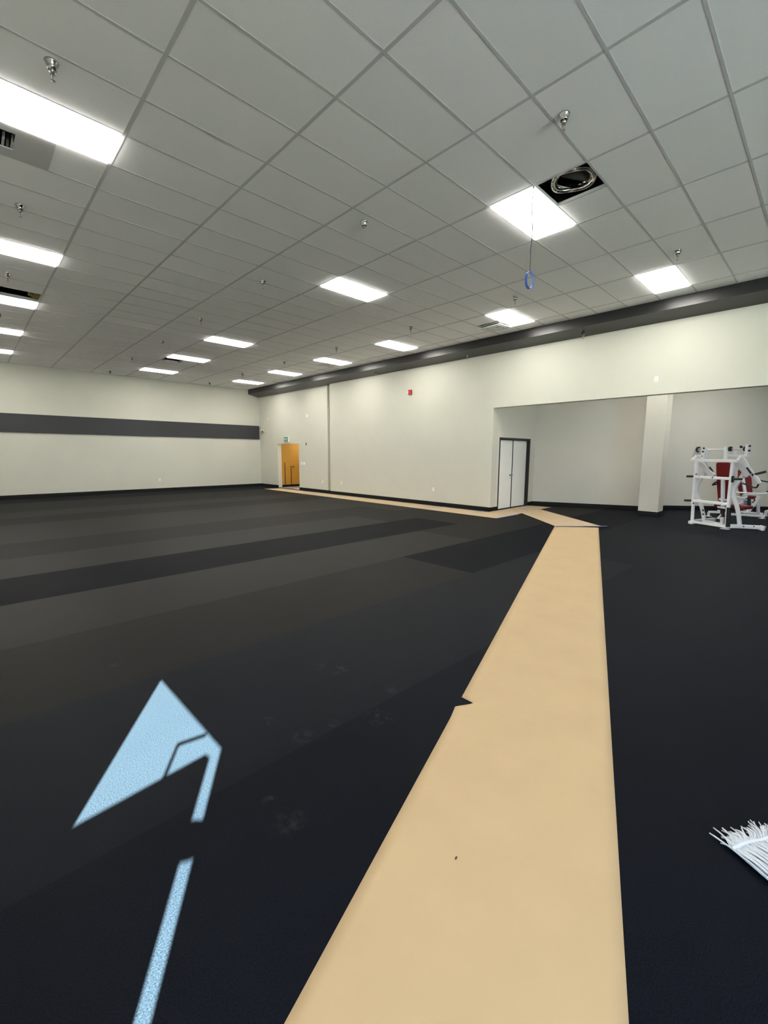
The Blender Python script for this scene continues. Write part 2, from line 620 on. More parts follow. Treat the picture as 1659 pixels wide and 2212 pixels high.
proto = None
LIGHT_LABELS = {
    (-1, 2): 'largest lit white ceiling panel, at the left edge above the louvred vent',
    (-1, 8): 'lit white ceiling panel cut by the left edge, second nearest of its row',
    (-1, 13): 'lit white ceiling panel at the left edge beside a dark missing tile',
    (-1, 18): 'lit white ceiling panel at the left edge, just beyond the one with the missing tile',
    (-1, 23): 'lit white ceiling panel at the left edge, smallest and farthest of its row',
    (3, -2): 'lit white ceiling panel touching the open hole with the silver duct, wire hanging before it',
    (3, 4): 'lit white ceiling panel in mid ceiling, second nearest of the middle row',
    (3, 13): 'lit white ceiling panel of the middle row, third from the camera',
    (3, 18): 'lit white ceiling panel of the middle row beside a small dark opening',
    (3, 23): 'lit white ceiling panel of the middle row nearest the left wall',
    (6, -3): 'nearest lit white ceiling panel of the soffit row, at upper right',
    (6, 2): 'lit white ceiling panel near the soffit with a white air diffuser at its corner',
    (6, 8): 'lit white ceiling panel of the soffit row, third from the camera',
    (6, 13): 'lit white ceiling panel of the soffit row, fourth from the camera',
    (6, 18): 'lit white ceiling panel of the soffit row, second from the far end',
    (6, 23): 'lit white ceiling panel at the far end of the soffit row',
}
for (i, j) in sorted(CELLS_LIGHT, key=lambda c: c not in LIGHT_LABELS):
    loc = (GX + 1.22 * (i + .5), GY + .61 * (j + .5), H)
    if proto is None:
        proto = make_light()
        proto.location = loc
        o = proto
    else:
        o = dup(proto, loc)
    tag(o, LIGHT_LABELS.get((i, j), 'unseen ceiling panel added behind the camera to light the foreground'), 'ceiling light', 'ceiling light panels' if (i, j) in LIGHT_LABELS else 'added fill panels out of view')
for loc in ((14.1, 1.6, 4.05), (14.0, -3.2, 4.05), (12.2, 3.3, 4.05)):
    o = dup(proto, loc, math.radians(35))
    if loc[0] < 13:  # the small panel is added to brighten the left of the alcove
        o.scale = (.75, .75, 1)
    tag(o, 'unseen lit ceiling panel put over the alcove for light, hidden by the header', 'ceiling light', 'alcove light panels')

# ------------------------------------------------------------------ sprinklers
def make_sprinkler():
    r = empty('sprinkler_head', (0, 0, 0))
    e = MB()
    e.lathe([(.002, -.002), (.050, -.001), (.052, -.006), (.046, -.014), (.036, -.045), (.030, -.066), (.027, -.066), (.0, -.06)], n=24)
    e.build('escutcheon', M['chrome'], r)
    b = MB()
    b.lathe([(.0, -.055), (.024, -.060), (.025, -.074), (.018, -.082), (.012, -.09), (.0, -.09)], n=16)
    b.tube([(-.013, 0, -.085), (-.015, 0, -.10), (-.004, 0, -.135)], .004, 6)
    b.tube([(.013, 0, -.085), (.015, 0, -.10), (.004, 0, -.135)], .004, 6)
    b.tube([(0, 0, -.088), (0, 0, -.14)], .004, 6)
    b.build('nozzle', M['steel'], r)
    d = MB()
    d.lathe([(.0, -.136), (.017, -.138), (.018, -.141), (.0, -.142)], n=12)
    d.build('deflector', M['steel'], r)
    return r


ORD = ['nearest', 'second nearest', 'third', 'fourth', 'fifth', 'sixth', 'farthest']
rows = [
    ('left', 'left-hand', [(.80, 4.70), (.81, 7.53), (.85, 10.42), (.89, 13.49)]),
    ('mid', 'middle', [(4.28, 2.05), (4.20, 4.75), (4.23, 7.56), (4.28, 10.58), (4.33, 13.43), (4.32, 16.5), (4.38, 19.75)]),
    ('right', 'soffit-side', [(8.19, 1.99), (8.22, 4.75), (8.25, 7.6), (8.24, 10.56), (8.22, 13.43), (8.24, 16.56), (8.21, 19.7)]),
]
LBL = {
    ('left', 0): 'chrome sprinkler head above the big light panel at the left edge',
    ('left', 1): 'chrome sprinkler head at the left edge between the first and second light panels',
    ('left', 2): 'chrome sprinkler head at the left edge just above the missing tile',
    ('left', 3): 'chrome sprinkler head cut by the left edge below the panel with the missing tile',
    ('mid', 0): 'largest chrome sprinkler head, upper right above the duct hole',
    ('mid', 1): 'chrome sprinkler head alone in mid ceiling, below the tile grid crossing',
    ('mid', 2): 'chrome sprinkler head left of the second middle-row light panel',
    ('mid', 3): 'small sprinkler head above the third light panel of the middle row',
    ('mid', 4): 'small sprinkler head just above the light panel that has a dark opening',
    ('mid', 5): 'tiny sprinkler head left of the small dark ceiling opening',
    ('mid', 6): 'tiny sprinkler head close over the top of the left wall',
    ('right', 0): 'chrome sprinkler head above the nearest panel of the soffit row',
    ('right', 1): 'small sprinkler head right under the hanging blue tape loop',
    ('right', 2): 'small sprinkler head above the third panel of the soffit row',
    ('right', 3): 'small sprinkler head above the fourth panel of the soffit row',
    ('right', 4): 'tiny sprinkler head above the second-last panel of the soffit row',
    ('right', 5): 'tiny sprinkler head above the farthest panel of the soffit row',
    ('right', 6): 'tiny sprinkler head near the far corner, left of the farthest panel',
}
sp = None
for (key, nm, pts) in rows:
    for n_, (x, y) in enumerate(pts):
        rz = random.uniform(0, 3)
        if sp is None:
            sp = make_sprinkler()
            sp.location = (x, y, H - .001)
            o = sp
        else:
            o = dup(sp, (x, y, H - .001), rz)
        tag(o, LBL[(key, n_)], 'sprinkler', 'sprinkler heads on the tile ceiling')
SL = ['small sprinkler head under the dark soffit above the alcove header, nearest of five',
      'small sprinkler head under the soffit, second nearest of five',
      'small sprinkler head under the soffit right of the red alarm\'s wall bay, third of five',
      'tiny sprinkler head under the soffit, fourth of five, close to the wall chase',
      'tiny sprinkler head under the soffit at its far end']
SL[2] = 'small sprinkler head under the soffit, middle one of five'
for k, (x, y) in enumerate([(10.80, 4.42), (10.75, 7.68), (10.75, 11.55), (10.80, 15.2), (10.80, 18.95)]):
    zz = 4.558 - (x - 10.47) * (4.558 - 4.452) / (XR - 10.47)
    o = dup(sp, (x, y, zz), random.uniform(0, 3))
    o.scale = (.8, .8, .8)
    tag(o, SL[k], 'sprinkler', 'sprinkler heads under the soffit')

# ------------------------------------------------------------------ ceiling opening with foil duct, vents
cx, cy = GX + 1.22 * 3 + .305, GY - .61 * 2.5
dr = empty('flexible_duct', (cx, cy, H))
dk = MB()
ctr = [(0.02, -.02, .07), (.03, -.05, .20), (.08, -.18, .36), (.2, -.45, .55), (.25, -.9, .65)]
dk.tube(smooth_path(ctr, 8), .235, 32, caps=False)
o = dk.build('foil_sleeve', M['foil'], dr)
o.modifiers.new('solid', 'SOLIDIFY').thickness = .03
tx = bpy.data.textures.new('crumple', 'CLOUDS')
tx.noise_scale = .06
md = o.modifiers.new('crumple', 'DISPLACE')
md.texture = tx
md.strength = .05
li = MB()
li.tube(smooth_path([(p[0], p[1], p[2] + .01) for p in [(.06, .015, .10)] + ctr[1:]], 8), [.165] + [.19] * 32, 24, caps=False)
li.build('liner', M['duct_in'], dr)
fo = MB()
nf, rings = 40, 7
rf = random.Random(8)
vs = []
for i in range(rings):
    t = i / (rings - 1)
    for k in range(nf):
        a = 2 * math.pi * k / nf
        rr_ = .232 * (1 - t) + .163 * t + (rf.uniform(-.006, .006) if 0 < i < rings - 1 else 0)
        vs.append((.02 + .04 * t + rr_ * math.cos(a), -.02 + .035 * t + rr_ * math.sin(a), .065 + .04 * t + rf.uniform(-.009, .009)))
fo.add(vs, [(i * nf + k, i * nf + (k + 1) % nf, (i + 1) * nf + (k + 1) % nf, (i + 1) * nf + k) for i in range(rings - 1) for k in range(nf)], 0, False)
fo.build('foil_fold', M['foil'], dr)
rg = MB()
ring = [(0.02 + .225 * math.cos(a), -.02 + .225 * math.sin(a), .065 + .012 * math.sin(3 * a)) for a in [2 * math.pi * k / 32 for k in range(33)]]
rg.tube(ring, .028, 8, caps=False)
rg.build('collar', M['foil'], dr)
tag(dr, 'crumpled silver foil duct end seen in the square ceiling hole', 'duct')
bt = MB()
for k in range(10):
    a0 = k * .16
    bt.obox((.17 + .06 * math.sin(k), a0 * .22 - .10, .125 + .004 * math.sin(k * 2)), (.05, .02, 0), (0, .07, .02), (0, 0, .05))
o = bt.build('insulation_batt', M['insul'], None)
o.location = (GX - .25, GY + .61 * 12.5, H - .05)
tag(o, 'scrap of yellow insulation in the dark missing-tile gap at the left edge', 'insulation')


def make_vent(name, cx, cy, tilt, label, slats_on=True, w=.58, drop=0.0):
    r = empty(name, (cx, cy, H - drop))
    r.rotation_euler = tilt
    f = MB()
    t = .05
    h = w / 2
    for (x0, x1, y0, y1) in ((-h, h, -h, -h + t), (-h, h, h - t, h), (-h, -h + t, -h + t, h - t), (h - t, h, -h + t, h - t)):
        f.box(x0, x1, y0, y1, -.008, .012)
    f.box(-h + .02, h - .02, -h + .02, h - .02, .05, .06)
    f.build('frame', M['white_metal'], r, bevel=.004)
    c = MB()
    for s_, z in ((.20, -.004), (.13, -.010)):
        for (x0, x1, y0, y1) in ((-s_, s_, -s_, -s_ + .025), (-s_, s_, s_ - .025, s_), (-s_, -s_ + .025, -s_, s_), (s_ - .025, s_, -s_, s_)):
            c.box(x0, x1, y0, y1, z, z + .03)
    c.box(-.07, .07, -.07, .07, -.012, -.004)
    c.build('cone', M['white_metal'], r)
    b = MB()
    b.box(-h + .04, h - .04, -h + .04, h - .04, .035, .045)
    b.build('throat', M['slot'], r)
    tag(r, label, 'vent', 'ceiling air vents')
    return r


make_vent('air_diffuser', GX + 1.22 * 6.78, GY + .61 * 3.5, (math.radians(-1.5), math.radians(-3), 0), 'white square air diffuser hanging askew at the corner of a soffit-row panel', drop=.045)
make_vent('air_diffuser', GX + 1.22 * 6.75, GY + .61 * 14.5, (0, 0, 0), 'white square air diffuser beside the fourth panel of the soffit row')
make_vent('air_diffuser', GX + 1.22 * 6.75, GY + .61 * 25.5, (0, 0, 0), 'white square air diffuser just left of the farthest soffit-row panel')

# louvred return vent at the left edge
vx, vy = GX - 1.22 + .305, GY + .61 * 3.5
r = empty('louvre_vent', (vx, vy, H))
f = MB()
for (x0, x1, y0, y1) in ((-.29, .45, -.29, -.17), (-.29, .45, .14, .29), (-.29, -.15, -.17, .14), (.14, .45, -.17, .14)):
    f.box(x0, x1, y0, y1, -.006, .006)
f.build('frame', M['tee'], r)
bx = MB()
bx.box(-.16, .15, -.18, .15, .14, .15)
bx.build('throat', M['slot'], r)
for k in range(9):
    s = MB()
    x = -.14 + k * .034
    s.obox((x, .08, .045), (.010, 0, 0), (0, .065, 0), (.004, 0, .035))
    s.build('slat', M['steel'] if k % 2 else M['gym_grey'], r)
tag(r, 'dark louvred return vent below the big light panel at the left edge', 'vent', 'ceiling air vents')

# ------------------------------------------------------------------ baseboards
BH, BT = .115, .012
b = MB()
b.box(XW, XL, YF - BT, YF, 0, BH)
structure(b.build('baseboard_left', M['black_base']))
b = MB()
b.box(XL - BT, XL, YD1, YF - BT, 0, BH)
b.box(XL - BT, XL, CH0, YD0, 0, BH)
b.box(XR - BT, XR, YA - BT, CH0 + BT, 0, BH)
structure(b.build('baseboard_right', M['black_base']))
b = MB()
b.box(XR - BT, DX0, YA - BT, YA, 0, BH)
b.box(DX1, 13.6, YA - BT, YA, 0, BH)
for (p, q) in zip(BACK[:-1], BACK[1:]):
    p, q = Vector((*p, 0)), Vector((*q, 0))
    d = (q - p).normalized()
    n = Vector((d.y, -d.x, 0))
    if n.x > 0:
        n = -n
    c = (p + q) / 2 + n * BT / 2 + Vector((0, 0, BH / 2))
    b.obox(c, d * ((q - p).length / 2 + .006), n * BT / 2, Vector((0, 0, BH / 2)))
structure(b.build('baseboard_alcove', M['black_base']))

# square column in the alcove
w = MB()
w.box(13.44, 13.95, 3.20, 3.68, 0, 4.05)
structure(w.build('wall_column', M['alcove']), 'square beige column standing in the alcove')
b = MB()
b.box(13.428, 13.962, 3.188, 3.692, 0, BH)
structure(b.build('baseboard_column', M['black_base']))

# ------------------------------------------------------------------ amber passage behind the far opening
w = MB()
w.box(XL + .2, 15.0, YD1, YD1 + .1, 0, 2.7)
w.box(XL + .2, 15.0, YD0 - .3, YD0 - .2, 0, 2.7)
w.box(14.9, 15.0, YD0 - .3, YD1, 0, 2.7)
w.box(XL + .2, 15.0, YD0 - .3, YD1 + .1, 2.7, 2.8)
structure(w.build('wall_passage', M['amber']), 'amber painted wall inside the far doorway')
b = MB()
b.box(XL + .2, 14.9, YD1 - BT, YD1, 0, BH)
structure(b.build('baseboard_passage', M['black_base']))
w = MB()
w.box(XL + .02, 14.9, YD0 - .2, YD1, 0, .004)
structure(w.build('floor_passage', M['hall_floor']))
w = MB()
w.box(XL + .02, XL + .5, YD0 + .02, YD0 + .6, .004, .008)
structure(w.build('trim_3', M['hall_pink']), 'pale pink threshold strip in the far doorway')
for k, (x, z1) in enumerate([(11.40, 1.21), (11.75, 1.05)]):
    t = MB()
    t.box(x - .018, x + .018, YD1 - .025, YD1, BH, z1)
    o = t.build('wall_rail', M['amber_dark'])
    tag(o, ['taller brown upright strip on the amber passage wall', 'shorter brown upright strip on the amber passage wall'][k], 'strip', 'brown strips in the passage')
t = MB()
t.tube([(11.88, YD1, 1.0), (11.88, YD1 - .06, 1.0)], .03, 12)
o = t.build('coat_knob', M['amber_dark'])
tag(o, 'small dark knob on the amber passage wall', 'knob')
lp = dup(proto, (12.6, 17.9, 2.69))  # hidden lamp, added to light the amber passage
lp.scale = (.8, .8, 1)
tag(lp, 'unseen panel added on the passage ceiling to light it, hidden by the doorway head', 'ceiling light', 'passage light')

# ------------------------------------------------------------------ double door in the alcove
d2 = empty('door_2', ((DX0 + DX1) / 2, YA, 0))
hw = (DX1 - DX0) / 2
f = MB()
f.box(-hw, -hw + .045, -.012, .14, 0, DZ)
f.box(hw - .045, hw, -.012, .14, 0, DZ)
f.box(-hw, hw, -.012, .14, DZ - .055, DZ)
f.box(-hw + .045, hw - .045, .135, .15, 0, DZ)
f.box(-.016, .016, .072, .10, 0, DZ - .05)
f.build('door_frame', M['door_black'], d2, bevel=.004)
for s in (-1, 1):
    l = MB()
    lo, hi = ((-hw + .06, -.012), (.012, hw - .06))[0 if s < 0 else 1]
    l.box(lo, hi, .085, .13, .012, DZ - .07)
    lf = l.build('door_leaf', M['door'], d2, bevel=.004)
    if s < 0:
        k = MB()
        k.tube([(-.10, .085, 1.02), (-.10, .03, 1.02)], .018, 14)
        k.tube([(-.10, .04, 1.02), (-.02, .035, 1.02)], .012, 10)
        k.tube([(-.10, .085, 1.02), (-.10, .078, 1.02)], .035, 16)
        k.tube([(-.10, .085, .93), (-.10, .076, .93)], .014, 12)
        k.build('door_handle', M['chrome'], lf)
structure(d2, 'pale grey double door in a black frame in the alcove')

# ------------------------------------------------------------------ small wall fittings
def make_outlet():
    r = empty('electrical_outlet', (0, 0, 0))        # plate lies in local yz, faces -x
    p = MB()
    p.box(-.007, 0, -.037, .037, -.06, .06)
    p.build('cover_plate', M['plastic'], r, bevel=.003)
    for z in (-.027, .027):
        q = MB()
        q.box(-.010, -.005, -.017, .017, z - .016, z + .016)
        s = q.build('socket', M['plastic'], r, bevel=.004)
        h = MB()
        h.box(-.0105, -.0095, -.009, -.006, z - .008, z + .008)
        h.box(-.0105, -.0095, .006, .009, z - .008, z + .008)
        h.build('slot', M['slot'], s)
    return r


ol = make_outlet()
ol.location = (XR, 13.80, .485)
tag(ol, 'white wall outlet low on the right wall just right of the chase', 'outlet', 'wall outlets')
for (loc, rz, lb) in (((XR, 9.0, .515), 0, 'white wall outlet low on the right wall, middle of the wide bay'),
                      ((XL, 15.19, .455), 0, 'white wall outlet low on the wall between the doorway and the chase'),
                      ((6.15, YF, .49), math.radians(90), 'white wall outlet low on the left wall under the charcoal band'),
                      ((XR, 2.85, 3.28), 0, 'white outlet high on the header over the alcove')):
    o = dup(ol, loc, rz)
    if loc[2] > 3:
        o.scale = (1, 1.05, 1.05)
    tag(o, lb, 'outlet', 'wall outlets')


def plate(name, loc, hw_, hh, m, label, cat, group=None, toggles=0):
    r = empty(name, loc)
    p = MB()
    p.box(-.010, 0, -hw_, hw_, -hh, hh)
    p.build('cover_plate', m, r, bevel=.003)
    for k in range(toggles):
        y = (k - (toggles - 1) / 2) * .046
        t = MB()
        t.box(-.020, -.008, y - .008, y + .008, -.018, .018)
        t.build('toggle', M['plastic'], r)
    tag(r, label, cat, group)
    return r


plate('blank_plate', (XL, 19.65, 3.365), .045, .06, M['plastic'], 'small white cover plate high on the wall nearest the far corner', 'cover plate', 'high cover plates')
plate('blank_plate', (XL, 16.29, 3.30), .05, .07, M['plastic'], 'small white cover plate high on the wall right of the exit sign', 'cover plate', 'high cover plates')
plate('light_switch', (XL, 16.765, 1.213), .05, .06, M['plastic'], 'single white light switch right beside the amber doorway', 'light switch', 'switches by the doorway', 1)
plate('light_switch', (XL, 16.575, 1.213), .075, .06, M['plastic'], 'double white light switch, farther of two from the amber doorway', 'light switch', 'switches by the doorway', 2)
plate('card_reader', (XL, 16.39, 2.075), .03, .06, M['slot'], 'small black wall box above the light switches', 'wall box')

# exit sign
r = empty('exit_sign', (XL, 17.98, 2.31))
p = MB()
p.box(-.055, 0, -.20, .20, -.125, .125)
p.build('housing', M['plastic'], r, bevel=.006)
p = MB()
p.box(-.060, -.054, -.175, .175, -.105, .105)
fc = p.build('face', M['green'], r)
cu = bpy.data.curves.new('exit_text', 'FONT')
cu.body = 'EXIT'
cu.size = .15
cu.extrude = .002
cu.align_x = 'CENTER'
cu.align_y = 'CENTER'
to = bpy.data.objects.new('tmp_text', cu)
COL.objects.link(to)
bpy.context.view_layer.update()
me = bpy.data.meshes.new_from_object(to.evaluated_get(bpy.context.evaluated_depsgraph_get()))
bpy.data.objects.remove(to)
me.materials.clear()
me.materials.append(M['sign_white'])
lt = bpy.data.objects.new('lettering', me)
COL.objects.link(lt)
lt.parent = fc
lt.location = (-.062, 0, 0)
lt.rotation_euler = (math.pi / 2, 0, -math.pi / 2)
tag(r, 'green and white exit sign on the wall over the amber doorway', 'exit sign')

# security camera by the far corner
r = empty('security_camera', (XL, 20.16, 2.76))
p = MB()
p.lathe([(0, 0), (.06, 0), (.06, .02), (0, .02)], n=20)
o = p.build('wall_mount', M['plastic'], r)
o.rotation_euler = (0, -math.pi / 2, 0)
p = MB()
p.tube([(-.02, 0, .02), (-.10, 0, .02), (-.13, 0, -.01)], .022, 12)
p.build('bracket', M['plastic'], r)
p = MB()
p.tube([(-.06, .13, .02), (-.16, -.14, .00)], .06, 18)
bd = p.build('camera_body', M['plastic'], r)
p = MB()
p.tube([(-.158, -.135, .0), (-.168, -.162, -.002)], .045, 16)
p.build('lens', M['slot'], bd)
tag(r, 'white security camera on a bracket near the far corner beside the charcoal band', 'security camera')

# red fire alarm
r = empty('fire_alarm', (XR, 10.05, 3.69))
p = MB()
p.box(-.055, 0, -.06, .075, -.075, .085)
p.build('alarm_body', M['red'], r, bevel=.008)
p = MB()
p.prism([(0, -.05), (-.045, -.03), (-.045, .04), (0, .06)], 1, .072, .125)
p.build('strobe', M['plastic'], r, bevel=.004)
tag(r, 'red fire alarm with a white strobe high on the right wall', 'fire alarm')

# ------------------------------------------------------------------ paper runners and tape
def runner(name, c00, c10, c01, c11, z, m, label, ns=60, nt=14, notch=None, wr=.002, seed=1):
    """sheet from edge c00-c10 (near) to c01-c11 (far); notch = (s, depth, half width)"""
    rr = random.Random(seed)
    ph = [(rr.uniform(0, 6), rr.uniform(.5, 2.2), rr.uniform(1, 7), rr.uniform(2, 9)) for _ in range(6)]
    c00, c10, c01, c11 = [Vector((*c, 0)) for c in (c00, c10, c01, c11)]
    ss = [i / ns for i in range(ns + 1)]
    if notch:
        s0, dp, hwid = notch
        ss = sorted(set([s for s in ss if abs(s - s0) > hwid * 3] + [s0 + hwid * k / 4 for k in range(-12, 13)]))
    vs = []
    for s in ss:
        for j in range(nt + 1):
            t = j / nt
            t2 = t
            zz = z
            if notch:
                q = abs(s - s0)
                if q < hwid:
                    t2 = t + (1 - t) * dp * (1 - q / hwid)
                lift = max(0, 1 - abs(s - (s0 - hwid * .9)) / (hwid * 1.5)) * max(0, 1 - t2 / .22)
                zz += .022 * lift ** 1.5
            p = c00.lerp(c10, t2).lerp(c01.lerp(c11, t2), s)
            for (a, b_, fx, fy) in ph:
                zz += wr * .35 * (1 + math.sin(a + p.x * fx * b_ + p.y * fy)) * (.4 + .6 * math.sin(3.1 * t2))
            vs.append((p.x, p.y, zz))
    mb = MB()
    fs = []
    n = nt + 1
    for i in range(len(ss) - 1):
        for j in range(nt):
            fs.append((i * n + j, i * n + j + 1, (i + 1) * n + j + 1, (i + 1) * n + j))
    mb.add(vs, fs, 0, True)
    o = mb.build(name, m)
    sd = o.modifiers.new('solid', 'SOLIDIFY')
    sd.thickness = .0012
    sd.offset = 1
    tag(o, label, 'paper runner', 'kraft paper floor runners')
    return o


def along(p, q, t):
    return (p[0] + (q[0] - p[0]) * t, p[1] + (q[1] - p[1]) * t)


A0, A1 = (.529, .956), (9.766, 4.375)      # left edge of the long runner
B0, B1 = (1.257, .256), (10.326, 3.60)     # right edge
runner('paper_runner', along(A0, A1, -.09), along(B0, B1, -.09), A1, B1, .002, M['kraft'],
       'long tan paper runner crossing the black floor, torn at its left edge', ns=110, nt=16, notch=(.2525, .10, .0075), wr=.0010, seed=4)
runner('paper_runner', (9.72, 4.335), (10.50, 3.57), (11.80, 6.64), (12.38, 5.97), .012, M['kraft_pale'],
       'short pale paper runner lying diagonally between the long runner and the double door', ns=40, wr=.0006, seed=9)
runner('paper_runner', (9.86, 5.96), (10.80, 5.965), (10.06, 18.5), (10.80, 18.3), .002, M['kraft_pale'],
       'narrow tan paper runner along the foot of the right wall to the amber doorway', ns=90, nt=8, wr=.0004, seed=12)
runner('paper_runner', (10.62, 5.965), (10.80, 6.80), (13.25, 6.08), (13.12, 6.80), .007, M['kraft_pale'],
       'tan paper sheet on the floor before the double door', ns=40, wr=.0004, seed=15)


def tape(pts, wd, z, m, label):
    mb = MB()
    p, q = Vector((*pts[0], z)), Vector((*pts[1], z))
    d = (q - p).normalized()
    nrm = Vector((-d.y, d.x, 0)) * wd / 2
    k = 8
    vs = []
    for i in range(k + 1):
        c = p.lerp(q, i / k) + Vector((0, 0, .0015 * math.sin(i * 1.7)))
        vs += [c - nrm, c + nrm]
    mb.add(vs, [(2 * i, 2 * i + 1, 2 * i + 3, 2 * i + 2) for i in range(k)])
    o = mb.build('tape_strip', m)
    o.modifiers.new('solid', 'SOLIDIFY').thickness = .001
    tag(o, label, 'tape', 'blue tape strips on the paper')


tape([(9.87, 5.955), (10.95, 5.96)], .06, .014, M['tape'], 'blue tape strip along the near end of the wall-side runner')
tape([(9.70, 4.34), (10.58, 3.50)], .05, .019, M['tape'], 'pale blue tape joining the diagonal runner to the long runner')
tape([(10.24, 8.66), (10.86, 8.40)], .05, .013, M['tape'], 'blue tape strip across the wall-side runner, well left of the wall corner')
tape([(12.28, 6.53), (11.93, 6.17)], .05, .020, M['tape'], 'short blue tape strip on the far end of the diagonal runner')
tape([(10.42, 7.02), (10.80, 6.98)], .05, .013, M['tape'], 'short blue tape strip at the wall corner beside the alcove')

s = MB()
s.obox((1.313, .921, .008), (.006, .002, 0), (-.002, .003, 0), (0, 0, .002))
tag(s.build('crumb', M['speck'], bevel=.0008), 'tiny brown crumb lying on the long paper runner', 'crumb')

# ------------------------------------------------------------------ hanging loop of blue tape
wx, wy = 5.097, 2.767
mb = MB()
mb.tube(smooth_path([(wx, wy, H - .004), (wx - .004, wy + .006, 4.55), (wx + .008, wy - .008, 4.30), (wx, wy, 4.1), (wx + .002, wy, 3.84)], 6), .0055, 8)
tag(mb.build('hanging_wire', M['wire']), 'thin wire hanging from the ceiling in front of a light panel', 'wire')
loop = empty('tape_loop', (wx + .002, wy, 3.835), math.radians(75))
for (nm, off, m) in (('outer_face', .0, M['tape_blue']), ('inner_face', -.004, M['tape'])):
    mb = MB()
    n = 40
    vs = []
    for k in range(n):
        a = 2 * math.pi * k / n
        y = (.062 + off) * math.sin(a)
        z = -.098 + (.098 + off) * math.cos(a) * (1.0 if math.cos(a) < 0 else 1.0)
        vs += [(-.017, y, z), (.017, y, z)]
    mb.add(vs, [(2 * k, 2 * k + 1, (2 * k + 3) % (2 * n), (2 * k + 2) % (2 * n)) for k in range(n)], 0, True)
    o = mb.build(nm, m, loop)
    o.modifiers.new('solid', 'SOLIDIFY').thickness = .002
tag(loop, 'oval loop of blue tape dangling from a ceiling wire', 'tape loop')

# ------------------------------------------------------------------ mop head at the right edge
mop = empty('mop_head', (2.25, .09, 0))
rr = random.Random(5)
o0 = Vector((2.25, .09, 0))
b0, b1 = Vector((2.172, .134, 0)) - o0, Vector((2.50, -.04, 0)) - o0
fl_d = Vector((-.38, -.92, 0)).normalized()
st = MB()
NS = 120
for k in range(NS):
    t = (k + rr.uniform(-.4, .4)) / NS
    base = b0.lerp(b1, t)
    layer = rr.choice((.006, .012, .018, .024))
    zb = .012 + .012 * math.sin(math.pi * min(1, t * 2 + .12)) + rr.uniform(-.004, .006)
    fr = Vector((.045 + .05 * t + rr.uniform(-.02, .02), .055 - .05 * t + rr.uniform(-.02, .02), 0)) * rr.uniform(.75, 1.2)
    e = base + fr
    sway = Vector((rr.uniform(-.02, .02), rr.uniform(-.01, .01), 0))
    pts = [e + Vector((rr.uniform(-.01, .01), rr.uniform(-.01, .01), .004 + layer * .5)),
           base + fr * .5 + Vector((rr.uniform(-.006, .006), rr.uniform(-.006, .006), zb * .9 + layer * .4)),
           base + Vector((0, 0, zb)),
           base + fl_d * .07 + sway * .5 + Vector((0, 0, .008 + layer)),
           base + fl_d * .16 + sway + Vector((0, 0, .006 + layer)),
           base + fl_d * .30 + sway * 1.6 + Vector((.03, 0, .006 + layer))]
    path = smooth_path(pts, 4)
    rad = rr.uniform(.0026, .0042)
    st.tube(path, [rad * (.8 if i < 2 else 1) for i in range(len(path))], 6)
so = st.build('strands', M['yarn'], mop, fix=False)
so['kind'] = 'stuff'
bd = MB()
path = []
for k in range(13):
    p = b0.lerp(b1, k / 12)
    path.append(p + Vector((0, 0, .017 + .011 * math.sin(math.pi * min(1, k / 6 + .12)))))
bd.sweep(path, .013, .012, side=(0, 0, 1))
bd.build('tail_band', M['yarn_band'], mop)
cl = MB()
cl.sweep([Vector((2.10, -.20, .03)) - o0, Vector((2.40, -.32, .03)) - o0], .05, .04, side=(0, 0, 1))
cl.build('clamp', M['black'], mop)
tag(mop, 'white cotton string mop head lying on the rubber floor at the right edge', 'mop')

# ------------------------------------------------------------------ lat pulldown machine
W_, G_, K_ = M['gym_white'], M['gym_grey'], M['black']
ma = empty('lat_pulldown_machine', (12.61, 2.297, 0), math.atan2(-.904, -.427))


def bar(name, pts, w=.065, d=.07, m=W_, par=ma, side=(0, 1, 0), smooth=0):
    mb = MB()
    mb.sweep(smooth_path(pts, smooth) if smooth else pts, w, d, side)
    return mb.build(name, m, par)


def rod(name, pts, r, m=W_, par=ma, n=14, smooth=0):
    mb = MB()
    mb.tube(smooth_path(pts, smooth) if smooth else pts, r, n)
    return mb.build(name, m, par)


def bolts(par, pts, r=.018, m=K_, depth=.012, ax=(0, -1, 0)):
    for p in pts:
        p = Vector(p)
        mb = MB()
        mb.tube([p, p + Vector(ax) * depth], r, 10)
        mb.build('bolt', m, par)


bar('upright', [(-.015, .04, 1.52), (.0, .04, .50)], .060, .065)
bar('lower_post', [(.002, .045, .52), (.018, .045, .03)], .052, .06)
bar('upright', [(.79, .045, 1.525), (.798, .045, .47)], .062, .065)
bar('lower_post', [(.80, .05, .49), (.818, .05, .05)], .085, .08, K_)
bar('edge_strip', [(.783, .004, .48), (.800, .004, .06)], .014, .012)
bar('top_bar', [(-.14, .02, 1.533), (.885, .02, 1.533)], .05, .06, side=(0, 0, 1))
bar('top_side', [(-.13, .02, 1.533), (-.231, .30, 1.64)], .045, .05)
bar('top_side', [(.878, .02, 1.533), (.766, .30, 1.64)], .045, .05)
bar('top_rear_bar', [(-.24, .30, 1.64), (-.07, .30, 1.64)], .045, .045, side=(0, 0, 1))
bar('top_rear_bar', [(.475, .30, 1.645), (.93, .30, 1.647)], .045, .05, side=(0, 0, 1))
bar('cross_bar', [(.0, .03, 1.136), (.795, .03, 1.138)], .065, .06, side=(0, 0, 1))
bar('cross_bar', [(.012, .03, .566), (.79, .03, .560)], .065, .06, side=(0, 0, 1))
bar('base_bar', [(.02, .03, .05), (.80, .03, .05)], .06, .05, side=(0, 0, 1))
bar('base_brace', [(.166, .30, .07), (.674, .13, .08)], .05, .05, side=(0, 0, 1))
